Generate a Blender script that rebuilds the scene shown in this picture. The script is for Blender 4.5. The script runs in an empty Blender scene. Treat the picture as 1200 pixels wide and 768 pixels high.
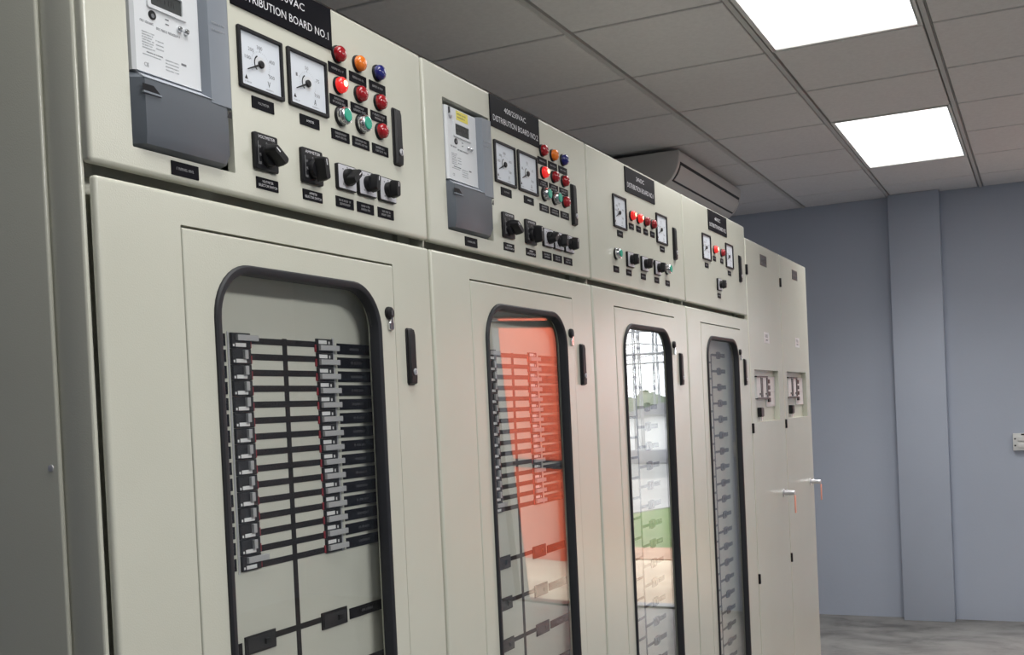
import bpy, bmesh, math, random
from mathutils import Vector, Matrix
random.seed(7)
PI = math.pi
SC = bpy.context.scene
COL = SC.collection

# ------------------------------------------------------------------ camera
CAM = dict(x=-0.9619, y=-1.0034, z=1.4617, yaw=0.451, pitch=-0.0174, roll=-0.046, f=1294.118, oy=120.17)


def make_camera():
    c = CAM
    f = Vector((math.cos(c['yaw']) * math.cos(c['pitch']), math.sin(c['yaw']) * math.cos(c['pitch']), math.sin(c['pitch'])))
    r = f.cross(Vector((0, 0, 1))).normalized()
    u = r.cross(f)
    cs, sn = math.cos(c['roll']), math.sin(c['roll'])
    r2, u2 = cs * r + sn * u, -sn * r + cs * u
    cam = bpy.data.cameras.new('camera')
    cam.sensor_width = 36
    cam.lens = c['f'] / 1200 * 36
    cam.shift_y = c['oy'] / 1200
    cam.clip_start = 0.02
    cam.clip_end = 300
    o = bpy.data.objects.new('camera', cam)
    m = Matrix.Identity(4)
    for i in range(3):
        m[i][0], m[i][1], m[i][2] = r2[i], u2[i], -f[i]
    m[0][3], m[1][3], m[2][3] = c['x'], c['y'], c['z']
    o.matrix_world = m
    COL.objects.link(o)
    SC.camera = o


make_camera()

# ------------------------------------------------------------------ materials
MATS = {}


def mat(name, col, rough=0.5, metal=0.0, spec=0.5, emit=None, estr=0.0, coat=0.0, trans=0.0):
    m = bpy.data.materials.new(name)
    m.use_nodes = True
    b = m.node_tree.nodes['Principled BSDF']
    b.inputs['Base Color'].default_value = (*col, 1)
    b.inputs['Roughness'].default_value = rough
    b.inputs['Metallic'].default_value = metal
    b.inputs['Specular IOR Level'].default_value = spec
    b.inputs['Coat Weight'].default_value = coat
    b.inputs['Transmission Weight'].default_value = trans
    if emit:
        b.inputs['Emission Color'].default_value = (*emit, 1)
        b.inputs['Emission Strength'].default_value = estr
    MATS[name] = m
    return m


def noise_mat(m, c2, scale=8.0, detail=6.0, bump=0.0, bscale=200.0, lo=0.35, hi=0.65, stretch=(1, 1, 1)):
    """mixes a second colour in by noise and adds a fine bump"""
    nt = m.node_tree
    b = nt.nodes['Principled BSDF']
    tc = nt.nodes.new('ShaderNodeTexCoord')
    mp = nt.nodes.new('ShaderNodeMapping')
    mp.inputs['Scale'].default_value = stretch
    nt.links.new(tc.outputs['Object'], mp.inputs['Vector'])
    if c2 is not None:
        n = nt.nodes.new('ShaderNodeTexNoise')
        n.inputs['Scale'].default_value = scale
        n.inputs['Detail'].default_value = detail
        nt.links.new(mp.outputs['Vector'], n.inputs['Vector'])
        r = nt.nodes.new('ShaderNodeMapRange')
        r.inputs['From Min'].default_value = lo
        r.inputs['From Max'].default_value = hi
        nt.links.new(n.outputs['Fac'], r.inputs['Value'])
        mx = nt.nodes.new('ShaderNodeMix')
        mx.data_type = 'RGBA'
        mx.inputs[6].default_value = b.inputs['Base Color'].default_value[:]
        mx.inputs[7].default_value = (*c2, 1)
        nt.links.new(r.outputs['Result'], mx.inputs[0])
        nt.links.new(mx.outputs[2], b.inputs['Base Color'])
    if bump > 0:
        n2 = nt.nodes.new('ShaderNodeTexNoise')
        n2.inputs['Scale'].default_value = bscale
        n2.inputs['Detail'].default_value = 2
        nt.links.new(mp.outputs['Vector'], n2.inputs['Vector'])
        bp = nt.nodes.new('ShaderNodeBump')
        bp.inputs['Strength'].default_value = bump
        bp.inputs['Distance'].default_value = 0.002
        nt.links.new(n2.outputs['Fac'], bp.inputs['Height'])
        nt.links.new(bp.outputs['Normal'], b.inputs['Normal'])
    return m


PAINT = noise_mat(mat('cream_powder_coat', (0.62, 0.62, 0.53), 0.22, spec=0.68), (0.595, 0.595, 0.505), 3.0, 3, bump=0.12, bscale=500)
PANELP = noise_mat(mat('cream_inner_panel', (0.60, 0.60, 0.53), 0.5), (0.56, 0.56, 0.495), 6, 3)
BLACK = mat('black_plastic', (0.010, 0.010, 0.012), 0.42, spec=0.3)
RUBBER = mat('black_rubber', (0.012, 0.013, 0.017), 0.55)
PLATE = mat('engraved_black_laminate', (0.006, 0.006, 0.009), 0.35, spec=0.06)
LETTER = mat('engraved_white_letters', (0.75, 0.75, 0.78), 0.5)
FAINT = mat('engraved_grey_letters', (0.34, 0.34, 0.35), 0.5)
MIMIC = noise_mat(mat('mimic_black_stripe', (0.012, 0.011, 0.012), 0.5, spec=0.2), (0.02, 0.018, 0.019), 30, 2)
CHROME = mat('chrome', (0.72, 0.73, 0.75), 0.18, metal=1.0)
STEEL = mat('brushed_aluminium', (0.62, 0.62, 0.65), 0.35, metal=0.6)
SILVERP = mat('silver_switch_face', (0.62, 0.62, 0.66), 0.4, metal=0.2)
DIAL = mat('white_dial', (0.68, 0.72, 0.77), 0.6)
DIALSH = mat('pale_dial_print', (0.45, 0.46, 0.50), 0.6)
INK = mat('black_ink', (0.01, 0.01, 0.012), 0.6)
GREYINK = mat('grey_ink', (0.16, 0.165, 0.18), 0.6)
LIGHTINK = mat('light_grey_ink', (0.42, 0.43, 0.46), 0.6)
REDLENS = mat('red_lens', (0.34, 0.008, 0.014), 0.18, coat=0.5)
ORLENS = mat('orange_lens', (0.85, 0.20, 0.015), 0.2, coat=0.5)
BLULENS = mat('blue_lens', (0.012, 0.016, 0.16), 0.2, coat=0.5)
LITRED = mat('lit_red_lens', (0.8, 0.03, 0.03), 0.2, emit=(1.0, 0.025, 0.02), estr=0.45, coat=0.4)
LITCORE = mat('lit_lamp_core', (1, 0.3, 0.2), 0.3, emit=(1.0, 0.40, 0.20), estr=4.5)
GREENB = mat('green_button', (0.02, 0.38, 0.25), 0.35)
MWHITE = mat('meter_white_plastic', (0.66, 0.68, 0.70), 0.42)
MGREY = mat('meter_blue_grey_plastic', (0.105, 0.120, 0.140), 0.42)
MRIDGE = mat('meter_ridge_highlight', (0.42, 0.45, 0.50), 0.4)  # highlight along the ridge put into a paler colour
MGREYL = mat('meter_light_grey_plastic', (0.215, 0.24, 0.275), 0.42)
LCD = mat('lcd_glass', (0.05, 0.055, 0.055), 0.2)
YELLOW = mat('yellow_sticker', (0.75, 0.66, 0.10), 0.5)
BRKBODY = mat('breaker_dark_grey', (0.026, 0.026, 0.029), 0.45, spec=0.3)
TOGGLE = mat('breaker_grey_toggle', (0.42, 0.42, 0.43), 0.4)
TAGW = mat('white_tag', (0.78, 0.78, 0.78), 0.5)
REDSTRIP = mat('red_strip', (0.32, 0.03, 0.04), 0.5)
LABTXT = mat('dim_label_text', (0.11, 0.11, 0.12), 0.5)
ACBODY = mat('air_conditioner_plastic', (0.55, 0.53, 0.52), 0.5)
TILE = noise_mat(mat('mineral_fibre_tile', (0.69, 0.675, 0.68), 0.9, spec=0.2), (0.65, 0.635, 0.64), 60, 4, bump=0.3, bscale=300)
TEE = mat('ceiling_tee', (0.50, 0.49, 0.48), 0.5)
TEED = mat('ceiling_cross_tee', (0.22, 0.21, 0.21), 0.6)  # darkened so the gaps between tiles read as shadow
GAP = mat('ceiling_void', (0.10, 0.10, 0.10), 0.9)
DIFFUSER = mat('lit_diffuser', (0.9, 0.9, 0.9), 0.6, emit=(1.0, 0.995, 0.98), estr=3.0)
WALLP = noise_mat(mat('blue_grey_wall_paint', (0.455, 0.495, 0.58), 0.62, spec=0.35), (0.43, 0.47, 0.555), 1.2, 5, bump=0.25, bscale=60)
WHITEP = mat('white_plastic', (0.72, 0.72, 0.70), 0.4)
KEYTAG = mat('orange_key_tag', (0.80, 0.36, 0.26), 0.5)
STICK = mat('grey_white_sticker', (0.66, 0.66, 0.66), 0.5)
PLATEG = mat('dark_grey_plate', (0.055, 0.055, 0.055), 0.5)
ALUDOOR = mat('dark_aluminium', (0.12, 0.12, 0.13), 0.4, metal=0.5)
ORANGE = noise_mat(mat('orange_sheet', (0.90, 0.17, 0.075), 0.55), (0.84, 0.145, 0.065), 2, 3)
BAR = mat('dark_steel', (0.05, 0.05, 0.055), 0.5)
GRASS = noise_mat(mat('lawn', (0.085, 0.15, 0.035), 0.9), (0.15, 0.19, 0.07), 3, 6)
SAND = noise_mat(mat('sandy_paving', (0.62, 0.50, 0.36), 0.9), (0.50, 0.38, 0.27), 2, 5)
DIRT = noise_mat(mat('red_dirt', (0.36, 0.20, 0.13), 0.95), (0.5, 0.33, 0.22), 3, 5)
ROAD = noise_mat(mat('pale_concrete', (0.22, 0.22, 0.22), 0.9), (0.17, 0.17, 0.17), 1.5, 5)
ROAD2 = noise_mat(mat('pale_slab', (0.34, 0.33, 0.32), 0.9), (0.28, 0.27, 0.26), 1.5, 5)
LEAF = noise_mat(mat('foliage', (0.10, 0.13, 0.09), 0.8), (0.15, 0.18, 0.12), 2, 5)
BARK = mat('bark', (0.10, 0.08, 0.06), 0.9)
LATT = mat('galvanised_lattice', (0.30, 0.31, 0.33), 0.5, metal=0.3)
RENDERW = mat('white_render', (0.75, 0.75, 0.74), 0.8)
ROOFM = mat('grey_roof', (0.25, 0.25, 0.27), 0.7)

# floor: worn cement with dark smears
FLOORM = mat('worn_cement', (0.36, 0.345, 0.33), 0.55, spec=0.4)


def floor_nodes():
    nt = FLOORM.node_tree
    b = nt.nodes['Principled BSDF']
    tc = nt.nodes.new('ShaderNodeTexCoord')
    mp = nt.nodes.new('ShaderNodeMapping')
    mp.inputs['Scale'].default_value = (1.3, 0.8, 1)
    nt.links.new(tc.outputs['Object'], mp.inputs['Vector'])
    n = nt.nodes.new('ShaderNodeTexNoise')
    n.inputs['Scale'].default_value = 3.6
    n.inputs['Detail'].default_value = 9
    n.inputs['Roughness'].default_value = 0.62
    n.inputs['Distortion'].default_value = 0.35
    nt.links.new(mp.outputs['Vector'], n.inputs['Vector'])
    cr = nt.nodes.new('ShaderNodeValToRGB')
    e = cr.color_ramp.elements
    e[0].position, e[0].color = 0.34, (0.135, 0.13, 0.125, 1)
    e[1].position, e[1].color = 0.62, (0.295, 0.285, 0.27, 1)
    k = cr.color_ramp.elements.new(0.48)
    k.color = (0.235, 0.228, 0.217, 1)
    nt.links.new(n.outputs['Fac'], cr.inputs['Fac'])
    nt.links.new(cr.outputs['Color'], b.inputs['Base Color'])


floor_nodes()


def glass_material():
    """acrylic pane: clear, reflecting by the angle between the view and the surface (Schlick)"""
    m = bpy.data.materials.new('acrylic_pane')
    m.use_nodes = True
    nt = m.node_tree
    nt.nodes.clear()
    out = nt.nodes.new('ShaderNodeOutputMaterial')
    tr = nt.nodes.new('ShaderNodeBsdfTransparent')
    tr.inputs['Color'].default_value = (0.985, 0.99, 0.985, 1)
    gl = nt.nodes.new('ShaderNodeBsdfGlossy')
    gl.inputs['Roughness'].default_value = 0.0
    gl.inputs['Color'].default_value = (1, 1, 1, 1)
    geo = nt.nodes.new('ShaderNodeNewGeometry')
    dot = nt.nodes.new('ShaderNodeVectorMath')
    dot.operation = 'DOT_PRODUCT'
    nt.links.new(geo.outputs['Incoming'], dot.inputs[0])
    nt.links.new(geo.outputs['Normal'], dot.inputs[1])

    def M(op, a, b=None):
        n = nt.nodes.new('ShaderNodeMath')
        n.operation = op
        for i, v in enumerate((a, b)):
            if v is None:
                continue
            if isinstance(v, (int, float)):
                n.inputs[i].default_value = v
            else:
                nt.links.new(v, n.inputs[i])
        return n.outputs[0]
    c = M('ABSOLUTE', dot.outputs['Value'])
    p = M('POWER', M('SUBTRACT', 1.0, c), 5.0)
    fac = M('ADD', M('MULTIPLY', p, 0.96), 0.04)
    mx = nt.nodes.new('ShaderNodeMixShader')
    nt.links.new(fac, mx.inputs[0])
    nt.links.new(tr.outputs[0], mx.inputs[1])
    nt.links.new(gl.outputs[0], mx.inputs[2])
    nt.links.new(mx.outputs[0], out.inputs['Surface'])
    return m


GLASS = glass_material()


# ------------------------------------------------------------------ mesh building
class MB:
    def __init__(self):
        self.v, self.f, self.mi, self.mats = [], [], [], []

    def slot(self, m):
        if m not in self.mats:
            self.mats.append(m)
        return self.mats.index(m)

    def add(self, verts, faces, m):
        k = len(self.v)
        s = self.slot(m)
        self.v += [tuple(p) for p in verts]
        for f in faces:
            self.f.append([i + k for i in f])
            self.mi.append(s)

    def box(self, x0, x1, y0, y1, z0, z1, m):
        v = [(x, y, z) for x in (x0, x1) for y in (y0, y1) for z in (z0, z1)]
        self.add(v, [(0, 1, 3, 2), (4, 6, 7, 5), (0, 4, 5, 1), (2, 3, 7, 6), (0, 2, 6, 4), (1, 5, 7, 3)], m)
        return self

    def obox(self, c, ax, ay, az, m):
        """oriented box: centre and three half-axis vectors"""
        c, ax, ay, az = map(Vector, (c, ax, ay, az))
        v = [c + sx * ax + sy * ay + sz * az for sx in (-1, 1) for sy in (-1, 1) for sz in (-1, 1)]
        self.add(v, [(0, 1, 3, 2), (4, 6, 7, 5), (0, 4, 5, 1), (2, 3, 7, 6), (0, 2, 6, 4), (1, 5, 7, 3)], m)
        return self

    def bar(self, a, b, r, m):
        a, b = Vector(a), Vector(b)
        d = (b - a).normalized()
        s = d.orthogonal().normalized() * r
        t = d.cross(s).normalized() * r
        return self.obox((a + b) / 2, (b - a) / 2, s, t, m)

    def loft(self, loops, m, ring=False, cap0=False, cap1=False):
        n = len(loops[0])
        v = [p for lp in loops for p in lp]
        f = []
        L = len(loops)
        for i in range(L if ring else L - 1):
            j = (i + 1) % L
            for k in range(n):
                k2 = (k + 1) % n
                f.append((i * n + k, i * n + k2, j * n + k2, j * n + k))
        if cap0:
            f.append(tuple(reversed(range(n))))
        if cap1:
            f.append(tuple((L - 1) * n + k for k in range(n)))
        self.add(v, f, m)
        return self

    def lathe(self, c, prof, m, seg=20, sz=1.0, axis='y'):
        """profile [(r, d)] turned about an axis through c; d runs along -y (or +z)"""
        loops = []
        for r, d in prof:
            lp = []
            for k in range(seg):
                a = 2 * PI * k / seg
                if axis == 'y':
                    lp.append((c[0] + r * math.cos(a), c[1] - d, c[2] + sz * r * math.sin(a)))
                elif axis == 'x':
                    lp.append((c[0] + d, c[1] + r * math.cos(a), c[2] + sz * r * math.sin(a)))
                else:
                    lp.append((c[0] + r * math.cos(a), c[1] + r * math.sin(a), c[2] + d))
            loops.append(lp)
        return self.loft(loops, m, cap0=True, cap1=True)

    def mesh(self, name, bevel=0.0, segs=2, smooth=True):
        me = bpy.data.meshes.new(name)
        me.from_pydata(self.v, [], self.f)
        for m in self.mats:
            me.materials.append(m)
        me.polygons.foreach_set('material_index', self.mi)
        bm = bmesh.new()
        bm.from_mesh(me)
        bmesh.ops.remove_doubles(bm, verts=bm.verts, dist=1e-6)
        bmesh.ops.recalc_face_normals(bm, faces=bm.faces)
        if bevel > 0:
            es = [e for e in bm.edges if len(e.link_faces) == 2 and e.calc_face_angle(0) > 0.5]
            bmesh.ops.bevel(bm, geom=es, offset=bevel, segments=segs, affect='EDGES', profile=0.5, clamp_overlap=True)
        bm.to_mesh(me)
        bm.free()
        if smooth:
            me.shade_smooth()
            me.set_sharp_from_angle(angle=math.radians(35))
        return me


def put(name, me, parent=None, loc=(0, 0, 0), label=None):
    o = bpy.data.objects.new(name, me)
    o.location = loc
    o.parent = parent
    COL.objects.link(o)
    if label:
        o['label'] = label
    return o


def thing(name, label, cat, loc=(0, 0, 0), group=None, me=None):
    o = bpy.data.objects.new(name, me)
    o.location = loc
    COL.objects.link(o)
    o['label'] = label
    o['category'] = cat
    if group:
        o['group'] = group
    return o


def struct(name, me, loc=(0, 0, 0)):
    o = put(name, me, None, loc)
    o['kind'] = 'structure'
    return o


def rr(x0, x1, z0, z1, r, y, n=6):
    """rounded rectangle loop in the XZ plane at depth y"""
    p = []
    for cx, cz, a0 in ((x1 - r, z1 - r, 0), (x0 + r, z1 - r, 90), (x0 + r, z0 + r, 180), (x1 - r, z0 + r, 270)):
        for k in range(n + 1):
            a = math.radians(a0 + 90 * k / n)
            p.append((cx + r * math.cos(a), y, cz + r * math.sin(a)))
    return p


def slab(mb, x0, x1, z0, z1, yf, yb, m, b=0.004, hole=None, hr=0.002, cr=0.003, n=3):
    """door leaf: front at yf, back at yb, rounded front edge, optional hole with corner radius hr"""
    loops = [rr(x0, x1, z0, z1, cr + b * 0.5, yb, n)]
    for k in range(4):
        a = PI / 2 * k / 3
        i = b * (1 - math.cos(a))
        loops.append(rr(x0 + i, x1 - i, z0 + i, z1 - i, max(cr + b * 0.5 - i, 0.001), yf + b * (1 - math.sin(a)), n))
    i = b + .0012
    loops.append(rr(x0 + i, x1 - i, z0 + i, z1 - i, .001, yf, n))
    if hole:
        h = hole
        loops.append(rr(h[0], h[1], h[2], h[3], hr, yf, n))
        loops.append(rr(h[0], h[1], h[2], h[3], hr, yb, n))
        mb.loft(loops, m, ring=True)
    else:
        mb.loft(loops, m, cap0=True, cap1=True)
    return mb


def rplate(mb, x0, x1, z0, z1, yf, yb, m, r=0.002, b=0.0006, n=3):
    """thin rounded plate"""
    mb.loft([rr(x0, x1, z0, z1, r, yb, n), rr(x0, x1, z0, z1, r, yf + b, n),
             rr(x0 + b, x1 - b, z0 + b, z1 - b, max(r - b, 0.0002), yf, n)], m, cap0=True, cap1=True)
    return mb


def text(mb, s, x0, x1, z0, z1, y, m, facing='y', depth=0.0004):
    """lettering fitted into a rectangle facing -y"""
    cu = bpy.data.curves.new('lettering', 'FONT')
    cu.body = s
    cu.resolution_u = 2
    cu.extrude = 0.0
    ob = bpy.data.objects.new('lettering_tmp', cu)
    COL.objects.link(ob)
    dg = bpy.context.evaluated_depsgraph_get()
    me = bpy.data.meshes.new_from_object(ob.evaluated_get(dg))
    vs = [v.co.copy() for v in me.vertices]
    fs = [tuple(p.vertices) for p in me.polygons]
    bpy.data.objects.remove(ob)
    bpy.data.curves.remove(cu)
    bpy.data.meshes.remove(me)
    ax0, ax1 = min(v.x for v in vs), max(v.x for v in vs)
    ay0, ay1 = min(v.y for v in vs), max(v.y for v in vs)
    out = [(x0 + (v.x - ax0) / (ax1 - ax0) * (x1 - x0), y, z0 + (v.y - ay0) / max(ay1 - ay0, 1e-6) * (z1 - z0)) for v in vs]
    mb.add(out, fs, m)


def scribble(mb, x0, x1, z0, z1, y, m, seed=0, fill=0.62):
    """one row of engraving too small to read: rows of tiny strokes"""
    rn = random.Random(seed)
    h = z1 - z0
    w = h * 0.62
    x = x0
    while x + w * 0.5 < x1:
        if rn.random() < 0.14:
            x += w * 0.7
            continue
        t = w * 0.22
        mb.box(x, x + t, y, y + 0.0003, z0, z1, m)
        k = rn.choice((0, 1, 2))
        zz = (z0, (z0 + z1) / 2, z1 - t)[k]
        mb.box(x + t, x + w * fill, y, y + 0.0003, zz, zz + t, m)
        if rn.random() < 0.6:
            zz = (z0, (z0 + z1) / 2, z1 - t)[(k + 1) % 3]
            mb.box(x + t, x + w * fill, y, y + 0.0003, zz, zz + t, m)
        x += w


# ------------------------------------------------------------------ the room
ZC = 2.7265            # ceiling
WX = 6.577             # far wall
GX0, GDX = 4.3316, 0.6     # ceiling grid along the row of cabinets
GY0, GDY = 0.4096, -0.545  # and across the room
XR, YL, YR = -3.6, 1.32, -4.6
DY0, DY1, DH = -2.74, -1.24, 2.17   # doorway in the far wall


def build_room():
    mb = MB()
    mb.box(XR - 0.2, WX + 0.12, YR - 0.2, YL + 0.2, -0.12, 0, FLOORM)
    struct('floor', mb.mesh('floor', smooth=False))
    mb = MB()
    mb.box(XR - 0.2, WX + 0.2, YL, YL + 0.2, 0, ZC + 0.2, WALLP)
    struct('wall_left', mb.mesh('wall_left', smooth=False))
    mb = MB()
    mb.box(XR - 0.2, WX + 0.2, YR - 0.2, YR, 0, ZC + 0.2, WALLP)
    struct('wall_right', mb.mesh('wall_right', smooth=False))
    mb = MB()
    mb.box(XR - 0.2, XR, YR, YL, 0, ZC + 0.2, WALLP)
    struct('wall_rear', mb.mesh('wall_rear', smooth=False))
    mb = MB()
    T = WX + 0.2
    mb.box(WX, T, DY1, YL, 0, ZC + 0.2, WALLP)
    mb.box(WX, T, YR, DY0, 0, ZC + 0.2, WALLP)
    mb.box(WX, T, DY0, DY1, DH, ZC + 0.2, WALLP)
    struct('wall_back', mb.mesh('wall_back', smooth=False))
    # pilaster standing a little proud of the far wall
    mb = MB()
    mb.box(WX - 0.10, WX + 0.01, -0.4422, -0.1355, 0, ZC, WALLP)
    struct('trim_1', mb.mesh('wall_pilaster', bevel=0.004))
    # door frame with a transom bar
    mb = MB()
    a, b = WX - 0.01, WX + 0.12
    mb.box(a, b, DY0, DY0 + 0.05, 0, DH, ALUDOOR)
    mb.box(a, b, DY1 - 0.05, DY1, 0, DH, ALUDOOR)
    mb.box(a, b, DY0 + 0.05, DY1 - 0.05, DH - 0.012, DH, ALUDOOR)
    mb.box(a, b, DY0 + 0.05, DY1 - 0.05, 2.085, 2.13, ALUDOOR)
    mb.box(a, b, DY0 + 0.05, DY1 - 0.05, 0, 0.015, ALUDOOR)
    struct('door_1', mb.mesh('door_frame', bevel=0.003))
    build_ceiling()
    # electric switch plate by the door
    t = thing('light_switch', 'small white switch plate on the blue-grey wall, at the edge of the picture', 'light switch', (WX, -0.87, 1.125))
    mb = MB()
    mb.box(-0.034, 0, -0.06, 0.06, -0.053, 0.053, WHITEP)
    put('cover_plate', mb.mesh('cover_plate', bevel=0.004), t)
    for z in (0.02, -0.022):
        mb = MB()
        mb.box(-0.042, -0.034, -0.005, 0.034, z - 0.014, z + 0.014, WHITEP)
        put('rocker', mb.mesh('rocker', bevel=0.003), t)
        mb = MB()
        mb.lathe((-0.0338, 0.047, z), [(0.0055, 0), (0.0055, -0.002)], BAR, 12, axis='x')
        put('screw', mb.mesh('screw'), t, label='dark screw')
    mb = MB()
    mb.box(-0.0355, -0.034, -0.05, 0.012, 0.041, 0.05, BLACK)
    put('label_strip', mb.mesh('label_strip', bevel=0.0004), t, label='black strip along the top')


LIGHTS_SEEN = [(-4, 1), (0, 1)]
LIGHTS_ADDED = [(-8, 1), (0, 4), (-4, 4), (-8, 4)]  # unseen panels, added to raise the light on the cabinet fronts
WATTS = [7, 17, 4.5, 6, 7, 50]


def build_ceiling():
    cells = {}
    for (k, j) in LIGHTS_SEEN + LIGHTS_ADDED:
        cells[(k, j)] = cells[(k + 1, j)] = 1
    mb = MB()
    k0, k1 = -14, 4
    j0, j1 = -2, 10
    g = 0.0078
    for k in range(k0, k1):
        for j in range(j0, j1):
            if (k, j) in cells:
                continue
            xa, xb = max(GX0 + k * GDX, XR), min(GX0 + (k + 1) * GDX, WX)
            yb, ya = min(GY0 + j * GDY, YL), max(GY0 + (j + 1) * GDY, YR)
            if xb - xa < 0.03 or yb - ya < 0.03:
                continue
            gy = g + 0.008
            mb.loft([[(xa + g, ya + gy, ZC + .02), (xb - g, ya + gy, ZC + .02), (xb - g, yb - gy, ZC + .02), (xa + g, yb - gy, ZC + .02)],
                     [(xa + g, ya + gy, ZC + .003), (xb - g, ya + gy, ZC + .003), (xb - g, yb - gy, ZC + .003), (xa + g, yb - gy, ZC + .003)],
                     [(xa + g + .003, ya + gy + .003, ZC), (xb - g - .003, ya + gy + .003, ZC), (xb - g - .003, yb - gy - .003, ZC), (xa + g + .003, yb - gy - .003, ZC)]],
                    TILE, cap0=True, cap1=True)
    mb.box(XR, WX, YR, YL, ZC + 0.15, ZC + 0.2, GAP)
    struct('ceiling', mb.mesh('ceiling', smooth=False))
    mb = MB()
    for j in range(j0, j1 + 1):
        y = GY0 + j * GDY
        if YR < y < YL:
            mb.box(XR, WX, y - 0.012, y + 0.012, ZC + 0.012, ZC + 0.014, TEE)
            mb.box(XR, WX, y - 0.0085, y + 0.0085, ZC - 0.003, ZC + 0.012, TEE)
    struct('trim_2', mb.mesh('ceiling_main_runners', smooth=False))
    mb = MB()
    for k in range(k0, k1 + 1):
        x = GX0 + k * GDX
        if XR < x < WX:
            for j in range(j0, j1):
                if (k - 1, j) in cells and (k, j) in cells and any(q == k - 1 and jj == j for q, jj in LIGHTS_SEEN + LIGHTS_ADDED):
                    continue
                mb.box(x - 0.012, x + 0.012, max(GY0 + (j + 1) * GDY + 0.013, YR), min(GY0 + j * GDY - 0.013, YL), ZC + 0.012, ZC + 0.014, TEED)
    struct('trim_3', mb.mesh('ceiling_cross_tees', smooth=False))
    # recessed light panels: the visible pair, then unseen ones added for brightness
    W, D = 2 * GDX - 0.012, -GDY - 0.028
    fr = MB()
    q = 0.016
    for (a, b, c, d) in ((-W / 2, W / 2, -D / 2, -D / 2 + q), (-W / 2, W / 2, D / 2 - q, D / 2), (-W / 2, -W / 2 + q, -D / 2 + q, D / 2 - q), (W / 2 - q, W / 2, -D / 2 + q, D / 2 - q)):
        fr.box(a, b, c, d, -0.002, 0.06, WHITEP)
    fr.box(-W / 2, W / 2, -D / 2, D / 2, 0.06, 0.07, WHITEP)
    frm = fr.mesh('light_frame', bevel=0.001)
    df = MB()
    df.box(-W / 2 + q, W / 2 - q, -D / 2 + q, D / 2 - q, 0.004, 0.012, DIFFUSER)
    dfm = df.mesh('diffuser', smooth=False)
    labs = ['lit square ceiling panel cut by the top edge of the picture, with tiny specks', 'lit ceiling panel nearer the blue-grey wall, the smaller-looking of the two']
    for i, (k, j) in enumerate(LIGHTS_SEEN + LIGHTS_ADDED):
        loc = (GX0 + (k + 1) * GDX, GY0 + (j + 0.5) * GDY, ZC)
        if i < 2:
            t = thing('ceiling_light', labs[i], 'ceiling light', loc, 'lit ceiling panels')
        else:
            t = bpy.data.objects.new('trim_%d' % (i + 2), None)  # unseen panel added for its light, named among the trims
            t.location = loc
            COL.objects.link(t)
            t['kind'] = 'structure'
        put('frame', frm, t)
        put('diffuser', dfm, t, label='glowing white diffuser')
        la = bpy.data.lights.new('panel_lamp', 'AREA')
        la.shape = 'RECTANGLE'
        la.size, la.size_y = W - 2 * q - .01, D - 2 * q - .01
        la.energy = WATTS[i]
        la.spread = math.radians(125 if j == 1 else 178)
        la.color = (1.0, 0.99, 0.97)
        lo = bpy.data.objects.new('panel_lamp', la)
        lo.location = (loc[0], loc[1], ZC + .002)
        COL.objects.link(lo)


build_room()


def build_ac():
    x0, x1 = 4.31, 5.53
    t = thing('air_conditioner', 'ceiling-hung air conditioner with a curved grey front, above the far end of the cabinets', 'air conditioner', (0, 0, 0))
    t.location = (x0, 1.25, 2.45)
    prof = [(1.25, 2.705), (0.575, 2.705), (0.570, 2.69), (0.574, 2.66), (0.583, 2.625), (0.598, 2.594), (0.617, 2.568), (0.644, 2.545), (0.70, 2.518), (0.80, 2.50), (1.25, 2.47)]

    def off(p, d):
        return [p[0] - d * 0.8, p[1] - d * 0.6]
    L = x1 - x0
    mb = MB()
    pts = [(y - 1.25, z - 2.45) for y, z in prof]
    mb.loft([[(0, y, z) for y, z in pts], [(L, y, z) for y, z in pts]], ACBODY, cap0=True, cap1=True)
    put('housing', mb.mesh('housing', bevel=0.006, segs=3), t)
    # louvre and the dark slot round it follow the curved front
    cur = [(0.5765, 2.650), (0.583, 2.625), (0.598, 2.594), (0.612, 2.574), (0.624, 2.561)]

    def strip(xa, xb, d, c, m, name, lab):
        b = MB()
        loops = []
        for x in (xa, xb):
            lp = []
            for y, z in c:
                lp.append((x, y - 1.25 - 0.85 * d, z - 2.45 - 0.5 * d))
            for y, z in reversed(c):
                lp.append((x, y - 1.25 + 0.004, z - 2.45 + 0.003))
            loops.append(lp)
        b.loft(loops, m, cap0=True, cap1=True)
        put(name, b.mesh(name), t, label=lab)
    strip(0.03, L - 0.03, 0.0015, cur, BLACK, 'outlet_slot', 'black gap round the louvre')
    cur2 = [(0.5805, 2.636), (0.586, 2.617), (0.598, 2.594), (0.610, 2.577), (0.618, 2.568)]
    strip(0.042, L - 0.042, 0.004, cur2, ACBODY, 'louvre', None)


build_ac()
# ------------------------------------------------------------------ instruments shared by the cabinets
ZT, ZS, ZL = 2.1157, 1.7794, 1.7648     # top of the upper door, its foot, top of the lower door
CW = 0.8
LIB = {}


def lib(key, fn):
    if key not in LIB:
        LIB[key] = fn()
    return LIB[key]


def m_bezel():
    mb = MB()
    w, h = 0.0505, 0.0435
    L = [rr(-w, w, -h, h, .003, 0), rr(-w, w, -h, h, .002, -.0035), rr(-w + .0008, w - .0008, -h + .0008, h - .0008, .002, -.0045),
         rr(-w + .0052, w - .0052, -h + .0048, h - .0048, .0015, -.0045), rr(-w + .0056, w - .0056, -h + .0052, h - .0052, .0015, -.0040),
         rr(-w + .0056, w - .0056, -h + .0052, h - .0052, .0015, 0)]
    mb.loft(L, BLACK, ring=True)
    return mb.mesh('bezel')


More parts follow.
